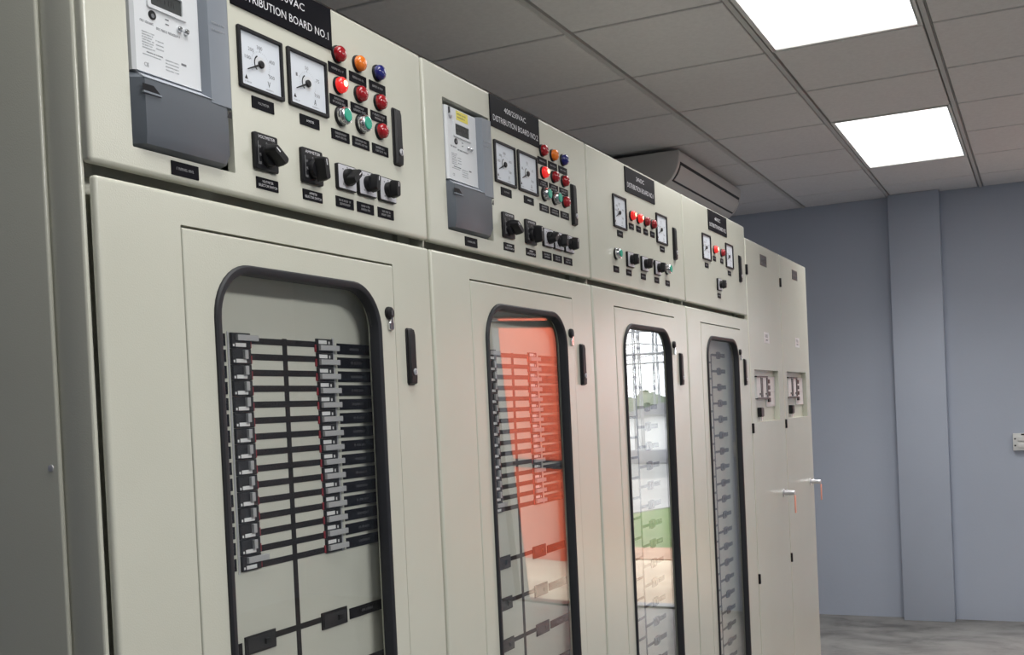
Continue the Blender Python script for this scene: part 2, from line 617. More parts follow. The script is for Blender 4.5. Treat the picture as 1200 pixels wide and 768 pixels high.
def m_dial(kind):
    mb = MB()
    mb.box(-.0452, .0452, -.0010, -.0004, -.0385, .0385, DIAL)
    y = -.0012
    # moving-coil cover with a dark arc on its left
    disc = [(.0125 * math.cos(2 * PI * k / 28), y, -.001 + .011 * math.sin(2 * PI * k / 28)) for k in range(28)]
    mb.add(disc, [tuple(range(28))], MWHITE)
    arc = []
    for k in range(15):
        a = math.radians(120 + 110 * k / 14)
        arc.append((a,))
    for k in range(14):
        a, b = arc[k][0], arc[k + 1][0]
        q = [(.0128 * math.cos(a), y - .0002, -.001 + .0112 * math.sin(a)), (.0150 * math.cos(a), y - .0002, -.001 + .0132 * math.sin(a)),
             (.0150 * math.cos(b), y - .0002, -.001 + .0132 * math.sin(b)), (.0128 * math.cos(b), y - .0002, -.001 + .0112 * math.sin(b))]
        mb.add(q, [(0, 1, 2, 3)], INK)
    # scale
    if kind in ('V', 'v'):
        nums = [(215, '0'), (170, '100'), (135, '200'), (92, '300'), (25, '400'), (-32, '500')]
    else:
        nums = [(215, '0'), (160, '1'), (92, '50'), (25, '75'), (-35, '100')]
    for a, s in nums:
        a = math.radians(a)
        cx, cz = .029 * math.cos(a), -.001 + .0235 * math.sin(a)
        w = .0021 * len(s)
        if s != '0':
            text(mb, s, cx - w, cx + w, cz - .0026, cz + .0026, y, GREYINK)
        rx, rz = .0205, .0175
        mb.obox((rx * math.cos(a) * 1.09, y, -.001 + rz * math.sin(a) * 1.09), (.0016 * math.cos(a), 0, .0016 * math.sin(a)), (0, .0002, 0), (-.0003 * math.sin(a), 0, .0003 * math.cos(a)), DIALSH)
    for k in range(26):
        a = math.radians(215 - 250 * k / 25)
        mb.obox((.0205 * math.cos(a), y, -.001 + .0175 * math.sin(a)), (.0007 * math.cos(a), 0, .0007 * math.sin(a)), (0, .0001, 0), (-.00018 * math.sin(a), 0, .00018 * math.cos(a)), LIGHTINK)
    # maker's warning triangle, unit letter and print lines
    mb.add([(-.037, y, -.029), (-.030, y, -.029), (-.0335, y, -.0225)], [(0, 1, 2)], INK)
    text(mb, kind.upper(), .0145, .0205, -.030, -.0215, y, INK)
    scribble(mb, -.037, -.022, -.0335, -.0315, y, LIGHTINK, 3)
    scribble(mb, .010, .028, -.0345, -.0325, y, LIGHTINK, 4)
    return mb.mesh('dial_face', smooth=False)


def m_needle():
    mb = MB()
    a = math.radians(204)
    u, v = Vector((math.cos(a), 0, math.sin(a))), Vector((-math.sin(a), 0, math.cos(a)))
    p0, p1 = Vector((0, -.0030, -.001)) + u * .005, Vector((0, -.0030, -.001)) + u * .034
    mb.add([p0 - v * .0016, p1 - v * .0007, p1 + v * .0007, p0 + v * .0016, p0 - v * .0016 + Vector((0, .0006, 0)), p1 - v * .0007 + Vector((0, .0006, 0)), p1 + v * .0007 + Vector((0, .0006, 0)), p0 + v * .0016 + Vector((0, .0006, 0))],
           [(0, 1, 2, 3), (7, 6, 5, 4), (0, 4, 5, 1), (1, 5, 6, 2), (2, 6, 7, 3), (3, 7, 4, 0)], INK)
    mb.lathe((0, -.0012, -.001), [(.0062, 0), (.0062, .0022), (.005, .0032)], BLACK, 18, .9)
    return mb.mesh('needle')


def analog_meter(par, x, z, kind, name):
    o = put(name, lib('bezel', m_bezel), par, (x, 0, z))
    put('dial_face', lib('dial' + kind, lambda: m_dial(kind)), o, label='white dial')
    put('needle', lib('needle', m_needle), o, label='black needle resting at zero')
    return o


def m_lens(m, core=None):
    mb = MB()
    mb.lathe((0, 0, 0), [(.0128, .004), (.0130, .0085), (.0122, .0115), (.0095, .0140), (.0055, .0153), (.001, .0156)], m, 22, .98)
    if core:
        mb.lathe((0, 0, .001), [(.0055, .0148), (.0048, .0162), (.002, .0167), (.0005, .0168)], core, 16, .98)
    return mb.mesh('lens')


def m_lampbase():
    mb = MB()
    mb.lathe((0, 0, 0), [(.0142, 0), (.0142, .003), (.0134, .0042), (.0125, .0045)], BLACK, 24)
    return mb.mesh('lamp_base')


def lamp(par, x, z, col, lit=False):
    o = put('indicator_lamp', lib('lampbase', m_lampbase), par, (x, 0, z))
    nm = {'red': REDLENS, 'orange': ORLENS, 'blue': BLULENS}[col]
    if lit:
        put('lens', lib('litlens', lambda: m_lens(LITRED, LITCORE)), o, label='glowing red lens')
    else:
        put('lens', lib('lens' + col, lambda: m_lens(nm)), o, label='%s lens' % col)


def m_button_base():
    mb = MB()
    mb.lathe((0, 0, 0), [(.0158, 0), (.0158, .004), (.0150, .005)], BLACK, 26)
    mb.lathe((0, -.0048, 0), [(.0146, 0), (.0140, .008), (.0126, .0105), (.0108, .0108), (.0104, .007)], CHROME, 26)
    return mb.mesh('push_button')


def m_button_cap():
    mb = MB()
    mb.lathe((0, -.010, 0), [(.0103, 0), (.0103, .0062), (.0092, .0072)], GREENB, 24)
    return mb.mesh('button_cap')


def button(par, x, z):
    o = put('push_button', lib('btn', m_button_base), par, (x, 0, z))
    put('button_cap', lib('btncap', m_button_cap), o, label='green button face')


def m_grip(w, L, d, r):
    mb = MB()
    mb.lathe((0, 0, 0), [(r, 0), (r, .006), (r * .93, .0085)], BLACK, 24, .93)
    mb.loft([rr(-w * .5, w * .5, -L * .5, L * .5, w * .3, -.008, 3), rr(-w * .46, w * .46, -L * .48, L * .48, w * .3, -d * .7, 3), rr(-w * .36, w * .36, -L * .42, L * .42, w * .25, -d, 3)],
            BLACK, cap0=True, cap1=True)
    mb.box(-.0008, .0008, -d - .0003, -d + .0002, L * .12, L * .36, LETTER)
    return mb.mesh('knob')


def big_switch(par, x, z, title, ang):
    def plate():
        mb = MB()
        rplate(mb, -.0265, .0265, -.0265, .0265, -.006, 0, BLACK, .003, .0012)
        text(mb, title, -.019, .019, .0185, .0228, -.0063, LETTER)
        mb.box(-.020, -.0195, -.0064, -.006, -.019, .014, FAINT)
        for zz, s in ((.006, 'RY'), (-.005, 'YB'), (-.017, 'BR')):
            text(mb, s, -.018, -.0135, zz - .002, zz + .0018, -.0063, FAINT)
        text(mb, '0', -.002, .001, .0115, .0145, -.0063, FAINT)
        return mb.mesh('selector_switch')
    o = put('selector_switch', lib('bigsw' + title, plate), par, (x, 0, z))
    k = put('knob', lib('bigknob', lambda: m_grip(.0150, .038, .025, .0160)), o, (.002, -.006, -.005))
    k.rotation_euler = (0, ang, 0)


def small_switch(par, x, z, ang):
    def plate():
        mb = MB()
        rplate(mb, -.0262, .0262, -.0205, .0205, -.006, 0, BLACK, .003, .001)
        rplate(mb, -.0245, .0245, -.0188, .0188, -.0064, -.0059, SILVERP, .002, .0002)
        for a in (60, 90, 130, 230):
            a = math.radians(a)
            mb.box(.019 * math.cos(a) - .0012, .019 * math.cos(a) + .0012, -.0067, -.0064, .0158 * math.sin(a) - .001, .0158 * math.sin(a) + .001, GREYINK)
        return mb.mesh('rotary_switch')
    o = put('rotary_switch', lib('smsw', plate), par, (x, 0, z))
    k = put('knob', lib('smknob', lambda: m_grip(.0150, .030, .021, .0140)), o, (0, -.0064, 0), label='black turning knob')
    k.rotation_euler = (0, ang, 0)


def legend(par, x, z, w, h, rows, seed, col=None):
    mb = MB()
    rplate(mb, -w / 2, w / 2, -h / 2, h / 2, -.0014, 0, PLATE, .0006, .0003, 2)
    o = put('legend_plate', mb.mesh('legend_plate', smooth=False), par, (x, 0, z))
    b = MB()
    rn = random.Random(seed)
    if isinstance(rows, (list, tuple)):
        n = len(rows)
        for i, s in enumerate(rows):
            zc = (n - 1) / 2 * .0058 - i * .0058
            ww = min(w * .42, len(s) * .0014)
            text(b, s, -ww, ww, zc - .0018, zc + .0018, -.0017, col or LETTER)
    else:
        for i in range(rows):
            zc = (rows - 1) / 2 * .0056 - i * .0056
            ww = w * rn.uniform(.26, .40)
            scribble(b, -ww, ww, zc - .0017, zc + .0017, -.0017, col or FAINT, seed * 7 + i)
    put('engraving', b.mesh('engraving', smooth=False), o, label='pale engraved letters')


def m_handle():
    mb = MB()
    rplate(mb, -.0125, .0125, -.0500, .0500, -.0025, 0, BLACK, .005, .001, 4)
    secs = []
    for z, y, w in ((.0485, -.0030, .0085), (.047, -.0065, .0102), (.038, -.0082, .0108), (-.012, -.0082, .0112), (-.036, -.0088, .0116), (-.0470, -.0080, .0116), (-.0485, -.0040, .0112)):
        secs.append([(-w, -.002, z), (-w, y * .7, z), (-w * .75, y, z), (w * .75, y, z), (w, y * .7, z), (w, -.002, z)])
    mb.loft(secs, BLACK, cap0=True, cap1=True)
    mb.lathe((.002, -.0082, -.027), [(.0060, 0), (.0060, .0016), (.0050, .0022)], STEEL, 18)
    mb.box(.0014, .0026, -.0108, -.0102, -.0305, -.0235, INK)
    return mb.mesh('door_handle')


def m_lock():
    mb = MB()
    mb.lathe((0, 0, 0), [(.0115, 0), (.0115, .0025), (.0105, .0060), (.0060, .0075), (.0005, .0078)], BLACK, 22, .95)
    mb.box(-.0010, .0010, -.0080, -.0076, -.004, .004, GREYINK)
    return mb.mesh('lock')


def m_lockflap():
    mb = MB()
    rplate(mb, -.0065, .0065, -.0085, .0075, -.0055, -.001, CHROME, .004, .0012, 4)
    mb.box(-.0025, .0025, -.0065, -.002, .004, .013, CHROME)
    return mb.mesh('lock_flap')


# ------------------------------------------------------------------ energy meter
def energy_meter(par):
    def shell():
        mb = MB()
        mb.box(.079, .252, .010, .075, 1.815, 2.047, MGREY)
        return mb.mesh('energy_meter', bevel=.003)
    o = put('energy_meter', lib('em', shell), par)

    def white():
        mb = MB()
        x0, x1 = .0805, .2010
        secs = []
        for z, i, y in ((2.0490, .004, .012), (2.0480, .001, .003), (2.0455, 0, -.003), (1.910, 0, -.003), (1.9065, 0, -.0035)):
            secs.append([(x0 + i, .02, z), (x0 + i, y + .004, z), (x0 + i + .004, y, z), (x1 - i, y, z), (x1 - i, .02, z)])
        mb.loft(secs, MWHITE, cap0=True, cap1=True)
        # frame of the display
        L = [rr(.106, .178, 1.990, 2.022, .003, -.0029), rr(.107, .177, 1.991, 2.021, .003, -.0052), rr(.1125, .1695, 1.9955, 2.0165, .002, -.0052), rr(.113, .169, 1.996, 2.016, .002, -.0029)]
        mb.loft(L, MWHITE)
        scribble(mb, .094, .118, 1.9695, 1.9725, -.0033, GREYINK, 11)
        scribble(mb, .122, .165, 1.9665, 1.9695, -.0033, GREYINK, 12)
        for i in range(7):
            scribble(mb, .096, .118 - .002 * (i % 3), 1.957 - i * .0033, 1.9585 - i * .0033, -.0033, LIGHTINK, 20 + i)
        for i in range(3):
            scribble(mb, .120, .134, 1.951 - i * .005, 1.9525 - i * .005, -.0033, LIGHTINK, 40 + i)
        scribble(mb, .103, .132, 1.9325, 1.934, -.0033, GREYINK, 50)
        scribble(mb, .096, .128, 1.929, 1.9302, -.0033, LIGHTINK, 51)
        text(mb, 'CE', .0975, .1055, 1.9145, 1.9195, -.0033, GREYINK)
        for i in range(4):
            scribble(mb, .136, .160, 1.931 - i * .0042, 1.9325 - i * .0042, -.0033, LIGHTINK, 60 + i)
        mb.box(.165, .174, -.0033, -.003, 1.9325, 1.9350, GREYINK)
        mb.box(.139, .145, -.0033, -.003, 1.9835, 1.9850, GREYINK)
        mb.box(.139, .145, -.0033, -.003, 1.9775, 1.9790, GREYINK)
        return mb.mesh('front_cover')
    put('front_cover', lib('emw', white), o, label='white front cover')

    def lcd():
        mb = MB()
        mb.box(.1128, .1692, -.0036, -.0031, 1.9958, 2.0162, LCD)
        scribble(mb, .118, .160, 2.003, 2.010, -.0038, BRKBODY, 5)
        return mb.mesh('display', smooth=False)
    put('display', lib('eml', lcd), o, label='dark display')

    def stick():
        mb = MB()
        mb.box(.121, .168, -.0034, -.003, 2.0255, 2.0435, YELLOW)
        scribble(mb, .125, .160, 2.036, 2.039, -.0036, GREYINK, 8)
        scribble(mb, .125, .155, 2.030, 2.0325, -.0036, GREYINK, 9)
        return mb.mesh('sticker', smooth=False)
    put('sticker', lib('ems', stick), o, label='yellow sticker')

    def port():
        mb = MB()
        mb.lathe((.1155, -.003, 1.9825), [(.0065, 0), (.0065, .001), (.005, .0012)], BLACK, 18, .9)
        mb.lathe((.1155, -.004, 1.9815), [(.003, 0), (.003, .0006)], GREYINK, 12, .9)
        return mb.mesh('optical_port')
    put('optical_port', lib('emp', port), o, label='dark round port')
    def seal():
        mb = MB()
        mb.lathe((.0955, -.003, 2.0285), [(.0055, 0), (.0055, .003), (.004, .004)], STEEL, 16)
        mb.box(.0905, .0945, -.005, -.003, 2.031, 2.044, BRKBODY)
        return mb.mesh('lead_seal')
    put('lead_seal', lib('emseal', seal), o, label='dark seal in the top corner')
    for x in (.1635, .1755):
        def kn():
            mb = MB()
            mb.lathe((0, 0, 0), [(.0044, 0), (.0042, .003), (.0031, .0045), (.0005, .005)], CHROME, 16, .95)
            return mb.mesh('seal_screw')
        put('seal_screw', lib('emk', kn), o, (x, -.003, 1.978), label='shiny sealing screw')

    def wing():
        mb = MB()
        sec = [(.196, .05), (.2005, -.002), (.2085, -.0135), (.246, -.0145), (.2535, -.010), (.2555, .05)]
        loops = []
        for z, k in ((2.0495, .75), (2.047, 1.0), (1.8925, 1.0)):
            loops.append([(x, (.05 + (y - .05) * k), z) for x, y in sec])
        mb.loft(loops, MGREYL, cap0=True, cap1=True)
        for i in (0, 1):
            scribble(mb, .214, .242, 2.000 - i * .009, 2.0025 - i * .009, -.0148, LIGHTINK, 70 + i)
        return mb.mesh('side_cover')
    put('side_cover', lib('emg', wing), o, label='lighter grey side cover')

    def term():
        mb = MB()
        sec = [(.0755, .05), (.0760, .004), (.0880, -.0115), (.2380, -.0135), (.2495, -.006), (.2515, .05)]
        loops = []
        for z, k, i in ((1.9085, .72, 0), (1.8965, 1.0, 0), (1.830, 1.0, 0), (1.8155, .93, .003), (1.8115, .80, .006)):
            loops.append([(x + (i if x < .15 else -i * 1.6), .05 + (y - .05) * k, z) for x, y in sec])
        mb.loft(loops, MGREY, cap0=True, cap1=True)
        pass
        mb.loft([[(.0865, .05 + (-.0125 - .05) * .72 , 1.9090), (.214, .05 + (-.0142 - .05) * .72, 1.9090), (.214, .02, 1.909), (.0865, .02, 1.909)],
                 [(.0865, -.0123, 1.8968), (.214, -.0142, 1.8968), (.214, .02, 1.8968), (.0865, .02, 1.8968)]], MRIDGE, cap0=True, cap1=True)  # upward slope painted paler, as if catching the light
        # finger notches left and right: flat black patches paint their shaded recess
        for a, b, s in ((.0835, .1130, 1), (.2500, .2380, -1)):
            mb.add([(a, -.0118, 1.8790), (b, -.0136, 1.8790), (b - .012 * s * (1 if s > 0 else .4), -.0136, 1.8880), (a, -.0118, 1.8885)], [(0, 1, 2, 3)], BLACK)
        mb.box(.083, .1145, -.0142, -.0112, 1.8768, 1.8790, MGREYL)
        return mb.mesh('terminal_cover')
    put('terminal_cover', lib('emt', term), o, label='dark blue-grey terminal cover')


# ------------------------------------------------------------------ breakers behind the windows
PY = 0.040     # face of the inner mounting panel


def m_breaker():
    mb = MB()
    mb.box(-.0215, .0215, -.0030, 0, -.0112, .0112, BLACK)
    mb.box(-.0200, .0200, -.0036, -.003, -.0098, .0098, BRKBODY)
    mb.box(.0215, .0245, -.0020, 0, -.0100, .0020, REDSTRIP)
    mb.box(-.0185, -.0155, -.0040, -.0036, -.0085, -.0050, TAGW)
    return mb.mesh('circuit_breaker')


def m_breaker_r():
    mb = MB()
    mb.box(-.0215, .0215, -.0030, 0, -.0112, .0112, BLACK)
    mb.box(-.0200, .0200, -.0036, -.003, -.0098, .0098, BRKBODY)
    mb.box(-.0245, -.0215, -.0020, 0, -.0100, .0020, REDSTRIP)
    mb.box(.0095, .0125, -.0040, -.0036, .0030, .0075, TAGW)
    return mb.mesh('circuit_breaker')


def flat(key, a, b, c, d, y0, y1, m, name, bev=.0004):
    def f():
        mb = MB()
        mb.box(a, b, y0, y1, c, d, m)
        return mb.mesh(name, bevel=bev, segs=1)
    return lib(key, f)


def circuit_label(seed):
    def f():
        mb = MB()
        mb.box(-.052, .052, -.0012, 0, -.0088, .0088, PLATE)
        scribble(mb, -.016, .018, -.002, .002, -.0016, LABTXT, seed)
        return mb.mesh('circuit_label', smooth=False)
    return lib('cl%d' % seed, f)


def ac_interior(par):
    mb = MB()
    mb.box(.150, .656, PY, PY + .003, .20, 1.735, PANELP)
    y0, y1 = PY - .0006, PY
    mb.box(.4040, .4150, y0, y1, .24, 1.5875, MIMIC)
    for k in range(15):
        z = 1.5815 - .02343 * k
        mb.box(.326, .4040, y0, y1, z - .0047, z + .0047, MIMIC)
        mb.box(.4150, .489, y0, y1, z - .0047, z + .0047, MIMIC)
    rows = [1.1415 - .0872 * k for k in range(9)]
    for z in rows:
        mb.box(.352, .4040, y0, y1, z - .001, z + .008, MIMIC)
        mb.box(.4150, .468, y0, y1, z - .001, z + .008, MIMIC)
    mb.box(.2775, .2805, PY - .0012, PY, 1.246, 1.593, STEEL)
    mb.box(.5335, .5385, PY - .0012, PY, 1.246, 1.593, STEEL)
    put('inner_panel', mb.mesh('inner_panel', smooth=False), par, label='cream panel with black line diagram')
    for k in range(15):
        z = 1.5805 - .0229 * k
        o = put('circuit_breaker', lib('brkL', m_breaker), par, (.3045, PY, z))
        put('number_tag', flat('ntL', -.013, .010, -.0090, -.0035, -.0042, -.0036, TAGW, 'number_tag'), o, label='white tag')
        if k in (0, 14):
            put('toggle', flat('tgLh', -.012, .0345, .000, .0085, -.0085, -.0036, TOGGLE, 'toggle'), o, label='grey toggle turned sideways')
        else:
            put('toggle', flat('tgLv', .002, .0095, -.0035, .0095, -.0085, -.0036, TOGGLE, 'toggle'), o, label='grey toggle')
        put('circuit_label', circuit_label(k % 4), o, (-.083, 0, .0005), label='black label strip')
    for k in range(15):
        z = 1.5795 - .0229 * k
        o = put('circuit_breaker', lib('brkR', m_breaker_r), par, (.5105, PY, z))
        put('number_tag', flat('ntR', -.0175, .0045, .0030, .0090, -.0042, -.0036, TAGW, 'number_tag'), o, label='white tag')
        put('toggle', flat('tgR', -.018, .0340, -.0075, .0010, -.0085, -.0036, TOGGLE, 'toggle'), o, label='grey toggle turned sideways')
        put('circuit_label', circuit_label(k % 4), o, (.089, 0, -.003), label='black label strip')
    for z in rows:
        for x, lx in ((.3175, -.0925), (.5035, .0955)):
            def mc():
                b = MB()
                b.box(-.035, .035, -.0025, 0, -.0135, .0135, BLACK)
                b.box(-.031, .031, -.0035, -.0025, -.0105, .0105, BRKBODY)
                return b.mesh('main_breaker', bevel=.0008, segs=1)
            o = put('main_breaker', lib('mccb', mc), par, (x, PY, z))
            put('toggle', flat('mtg', .006, .016, -.004, .004, -.0075, -.0035, BLACK, 'toggle'), o)
            put('circuit_label', circuit_label(5), o, (lx, 0, -.002), label='black label strip')


def dc_interior(par):
    mb = MB()
    mb.box(.150, .656, PY, PY + .003, .20, 1.735, PANELP)
    y0, y1 = PY - .0006, PY
    mb.box(.4000, .4110, y0, y1, .28, 1.627, MIMIC)
    n = 24
    for k in range(n):
        z = 1.6245 - .0567 * k
        mb.box(.4110, .475, y0, y1, z - .004, z + .004, MIMIC)
        mb.box(.335, .4000, y0, y1, z - .030, z - .023, MIMIC)
    put('inner_panel', mb.mesh('inner_panel', smooth=False), par, label='cream panel with black line diagram')

    def br():
        b = MB()
        b.box(-.025, .025, -.0025, 0, -.0115, .0115, BRKBODY)
        b.box(-.012, .012, -.0032, 0, -.0130, .0130, BLACK)
        return b.mesh('circuit_breaker', bevel=.0006, segs=1)

    def lb():
        b = MB()
        b.box(-.028, .028, -.001, 0, -.007, .007, PLATE)
        scribble(b, -.018, .018, -.002, .002, -.0014, LABTXT, 2)
        return b.mesh('circuit_label', smooth=False)
    for k in range(n):
        z = 1.6245 - .0567 * k
        for x, dz, s in ((.497, 0, 1), (.312, -.0265, -1)):
            o = put('circuit_breaker', lib('brkD', br), par, (x, PY, z + dz))
            put('toggle', flat('dtg', -.004, .004, -.006, .006, -.0060, -.0032, BLACK, 'toggle'), o)
            put('circuit_label', lib('clD', lb), o, (.062 * s, 0, 0), label='dark label strip')


# ------------------------------------------------------------------ the cabinets
def cabinet_body(w, h, stile=.0128):
    mb = MB()
    P = PAINT
    mb.box(0.001, .003, .0128, .80, 0.0, h, P)
    mb.box(w - .003, w - .001, .0128, .80, 0.0, h, P)
    mb.box(.003, w - .003, .797, .80, 0.0, h, P)
    mb.box(.003, w - .003, .0128, .797, h - .003, h, P)
    mb.box(.003, w - .003, .03, .797, .10, .103, P)
    mb.box(.003, .045, stile, stile + .014, .0, h - .003, P)
    mb.box(w - .045, w - .003, stile, stile + .014, .0, h - .003, P)
    mb.box(.045, w - .045, .0128, .036, h - .05, h - .003, P)
    mb.box(.045, w - .045, .0128, .036, .0, .15, P)
    return mb


def window_door(par):
    """the inner framed door with its rubber gasket, pane and lock"""
    mb = MB()
    slab(mb, .1525, .6665, .2225, 1.7198, -.0012, .018, PAINT, b=.0022, hole=(.213, .611, .33, 1.6775), hr=.070, cr=.001, n=8)
    o = put('window_door', mb.mesh('window_door'), par)

    def gasket():
        b = MB()
        X0, X1, Z0, Z1, R = .2055, .6190, .3225, 1.6830, .0775
        L = []
        for i, y in ((0, -.0012), (.0005, -.004), (.003, -.0062), (.008, -.0064), (.0115, -.0048), (.013, -.002), (.0135, .012), (.006, .012), (.006, -.0012)):
            L.append(rr(X0 + i, X1 - i, Z0 + i, Z1 - i, R - i, y, 10))
        b.loft(L, RUBBER, ring=True)
        return b.mesh('gasket')
    put('gasket', lib('gasket', gasket), o, label='black rubber gasket with rounded corners')
    put('lock', lib('lock', m_lock), o, (.6455, -.0012, 1.6375), label='black lock knob')
    put('lock_flap', lib('lockflap', m_lockflap), o, (.6480, -.0012, 1.6165), label='silver lock flap')
    return o


def pane(par, warp=0.0, yaw=0.0):
    mb = MB()
    nx, nz = 6, 16
    X0, X1, Z0, Z1 = .2125, .6115, .3295, 1.678
    fr = rr(X0, X1, Z0, Z1, .0705, .0075, 8)
    # a sheet 3 mm thick, bowed a little where it was sprung into the gasket
    cx, cz = (X0 + X1) / 2, (Z0 + Z1) / 2
    vs, fs = [], []

    def inside(x, z):
        r = .0705
        qx, qz = max(X0 + r - x, x - X1 + r, 0), max(Z0 + r - z, z - Z1 + r, 0)
        d = math.hypot(qx, qz)
        if d > r:
            sx = (X0 + r if x < cx else X1 - r)
            sz = (Z0 + r if z < cz else Z1 - r)
            x, z = sx + (x - sx) * r / d, sz + (z - sz) * r / d
        return x, z
    for side in (0, 1):
        for i in range(nx + 1):
            for j in range(nz + 1):
                x, z = inside(X0 + (X1 - X0) * i / nx, Z0 + (Z1 - Z0) * j / nz)
                y = .0065 + side * .003 + warp * (x - cx) * (z - 1.35) + yaw * (x - cx)
                vs.append((x, y, z))
    N = (nx + 1) * (nz + 1)
    for s in (0, 1):
        for i in range(nx):
            for j in range(nz):
                a = s * N + i * (nz + 1) + j
                fs.append((a, a + 1, a + nz + 2, a + nz + 1))
    edge = [i * (nz + 1) for i in range(nx + 1)] + [nx * (nz + 1) + j for j in range(1, nz + 1)] + [i * (nz + 1) + nz for i in range(nx - 1, -1, -1)] + [j for j in range(nz - 1, 0, -1)]
    for a, b in zip(edge, edge[1:] + edge[:1]):
        fs.append((a, b, b + N, a + N))
    mb.add(vs, fs, GLASS)
    me = mb.mesh('glass_pane', smooth=False)
    me.shade_smooth()
    me.set_sharp_from_angle(angle=math.radians(40))
    put('glass_pane', me, par, label='clear reflecting pane')


def nameplate(par, x0, x1, z0, z1, l1, l2, s1, s2):
    mb = MB()
    rplate(mb, x0, x1, z0, z1, -.0025, 0, PLATE, .001, .0005, 2)
    o = put('nameplate', mb.mesh('nameplate', smooth=False), par, label='black nameplate reading %s %s' % (l1, l2))
    b = MB()
    text(b, l1, s1[0], s1[1], s1[2], s1[3], -.0028, LETTER)
    text(b, l2, s2[0], s2[1], s2[2], s2[3], -.0028, LETTER)
    put('lettering', b.mesh('lettering', smooth=False), o, label='white letters')


def standard_cabinet(i, kind, label):
    X0 = i * CW
    t = thing('distribution_cabinet', label, 'electrical cabinet', (X0, 0, 0), 'row of cream distribution cabinets')
    mb = cabinet_body(CW, ZT - .003, .040)
    mb.box(.045, CW - .045, .0128, .036, 1.730, 1.756, PAINT)
    mb.box(.045, CW - .045, .0128, .036, 1.788, 1.806, PAINT)
    mb.box(.045, CW - .045, .050, .056, 1.730, 1.806, PAINT)
    mb.box(.003, CW - .003, .036, .797, 1.770, 1.773, PAINT)
    put('body', mb.mesh('body'), t)
    if i == 0:
        b = MB()
        b.box(-.0005, .0080, .0124, .0655, .09, ZT - .006, PAINT)
        put('corner_post', b.mesh('corner_post', bevel=.0035, segs=3), t)
        b = MB()
        b.box(-.006, .001, .066, .795, .09, ZT - .02, PAINT)
        sp = put('side_panel', b.mesh('side_panel', bevel=.0028, segs=3), t)
        b = MB()
        b.lathe((-.006, .079, 1.418), [(.0045, 0), (.0042, -.0015), (.0025, -.0024)], STEEL, 16, axis='x')
        put('screw', b.mesh('screw'), sp, label='steel screw head')
    mb = MB()
    slab(mb, .004, CW - .004, ZS, ZT, 0, .0122, PAINT, b=.005, hole=(.074, .266, 1.8095, 2.0595) if kind == 'ac' else None)
    ud = put('upper_door', mb.mesh('upper_door'), t)
    put('door_handle', lib('handle', m_handle), ud, (.7000, 0, 1.9470), label='black swing handle with silver lock barrel')
    mb = MB()
    slab(mb, .0100 if i == 0 else .004, CW - .004, .115, ZL, 0, .0090, PAINT, b=.005, hole=(.1508, .6682, .2208, 1.7232))
    ld = put('lower_door', mb.mesh('lower_door'), t)
    put('door_handle', lib('handle', m_handle), ld, (.7120, 0, 1.5650), label='black swing handle with silver lock barrel')
    wd = window_door(t)
    pane(wd, warp=(.0, .022, .0, .0)[i], yaw=0)
    return t


def ac_front(t, no):
    energy_meter(t)
    nameplate(t, .2720, .5150, 2.0470, 2.1125, '400/230VAC', 'DISTRIBUTION BOARD NO.%d' % no, (.337, .444, 2.0865, 2.0978), (.283, .505, 2.0603, 2.0725))
    analog_meter(t, .3325, 1.9780, 'V', 'voltmeter')
    analog_meter(t, .4455, 1.9785, 'A', 'ammeter')
    s = no * 100
    legend(t, .3340, 1.9195, .050, .017, ['VOLTMETER'], 1, FAINT)
    legend(t, .4465, 1.9195, .050, .016, ['AMMETER'], 2)
    for r, (zl, zp, cols) in enumerate(((2.0445, 2.0200, ('red', 'orange', 'blue')), (1.9948, 1.9695, ('lit', 'red', 'red')), (1.9460, 1.9145, ('g', 'g', 'red')))):
        for c, x in enumerate((.5285, .5870, .6462)):
            k = cols[c]
            if k == 'g':
                button(t, x + .002, zl)
            else:
                lamp(t, x, zl, 'red' if k == 'lit' else k, k == 'lit')
            legend(t, x, zp, .050, .0165, 1 if r == 0 else 2, 10 + r * 3 + c)
    big_switch(t, .3310, 1.8495, 'VOLTMETER', math.radians(-58))
    big_switch(t, .4425, 1.8495, 'AMMETER', math.radians(-8))
    legend(t, .3350, 1.8050, .050, .0165, ['VOLTMETER', 'SELECTOR SWITCH'], 3)
    legend(t, .4450, 1.8055, .050, .0160, ['AMMETER', 'SELECTOR SWITCH'], 4)
    for c, x in enumerate((.5345, .5945, .6570)):
        small_switch(t, x, 1.8480, math.radians((50, 12, 4)[c]))
        legend(t, x - .003, 1.8078, .050, .0170, 2, 30 + c)
    legend(t, .1645, 1.7955, .051, .0180, 1, 40)


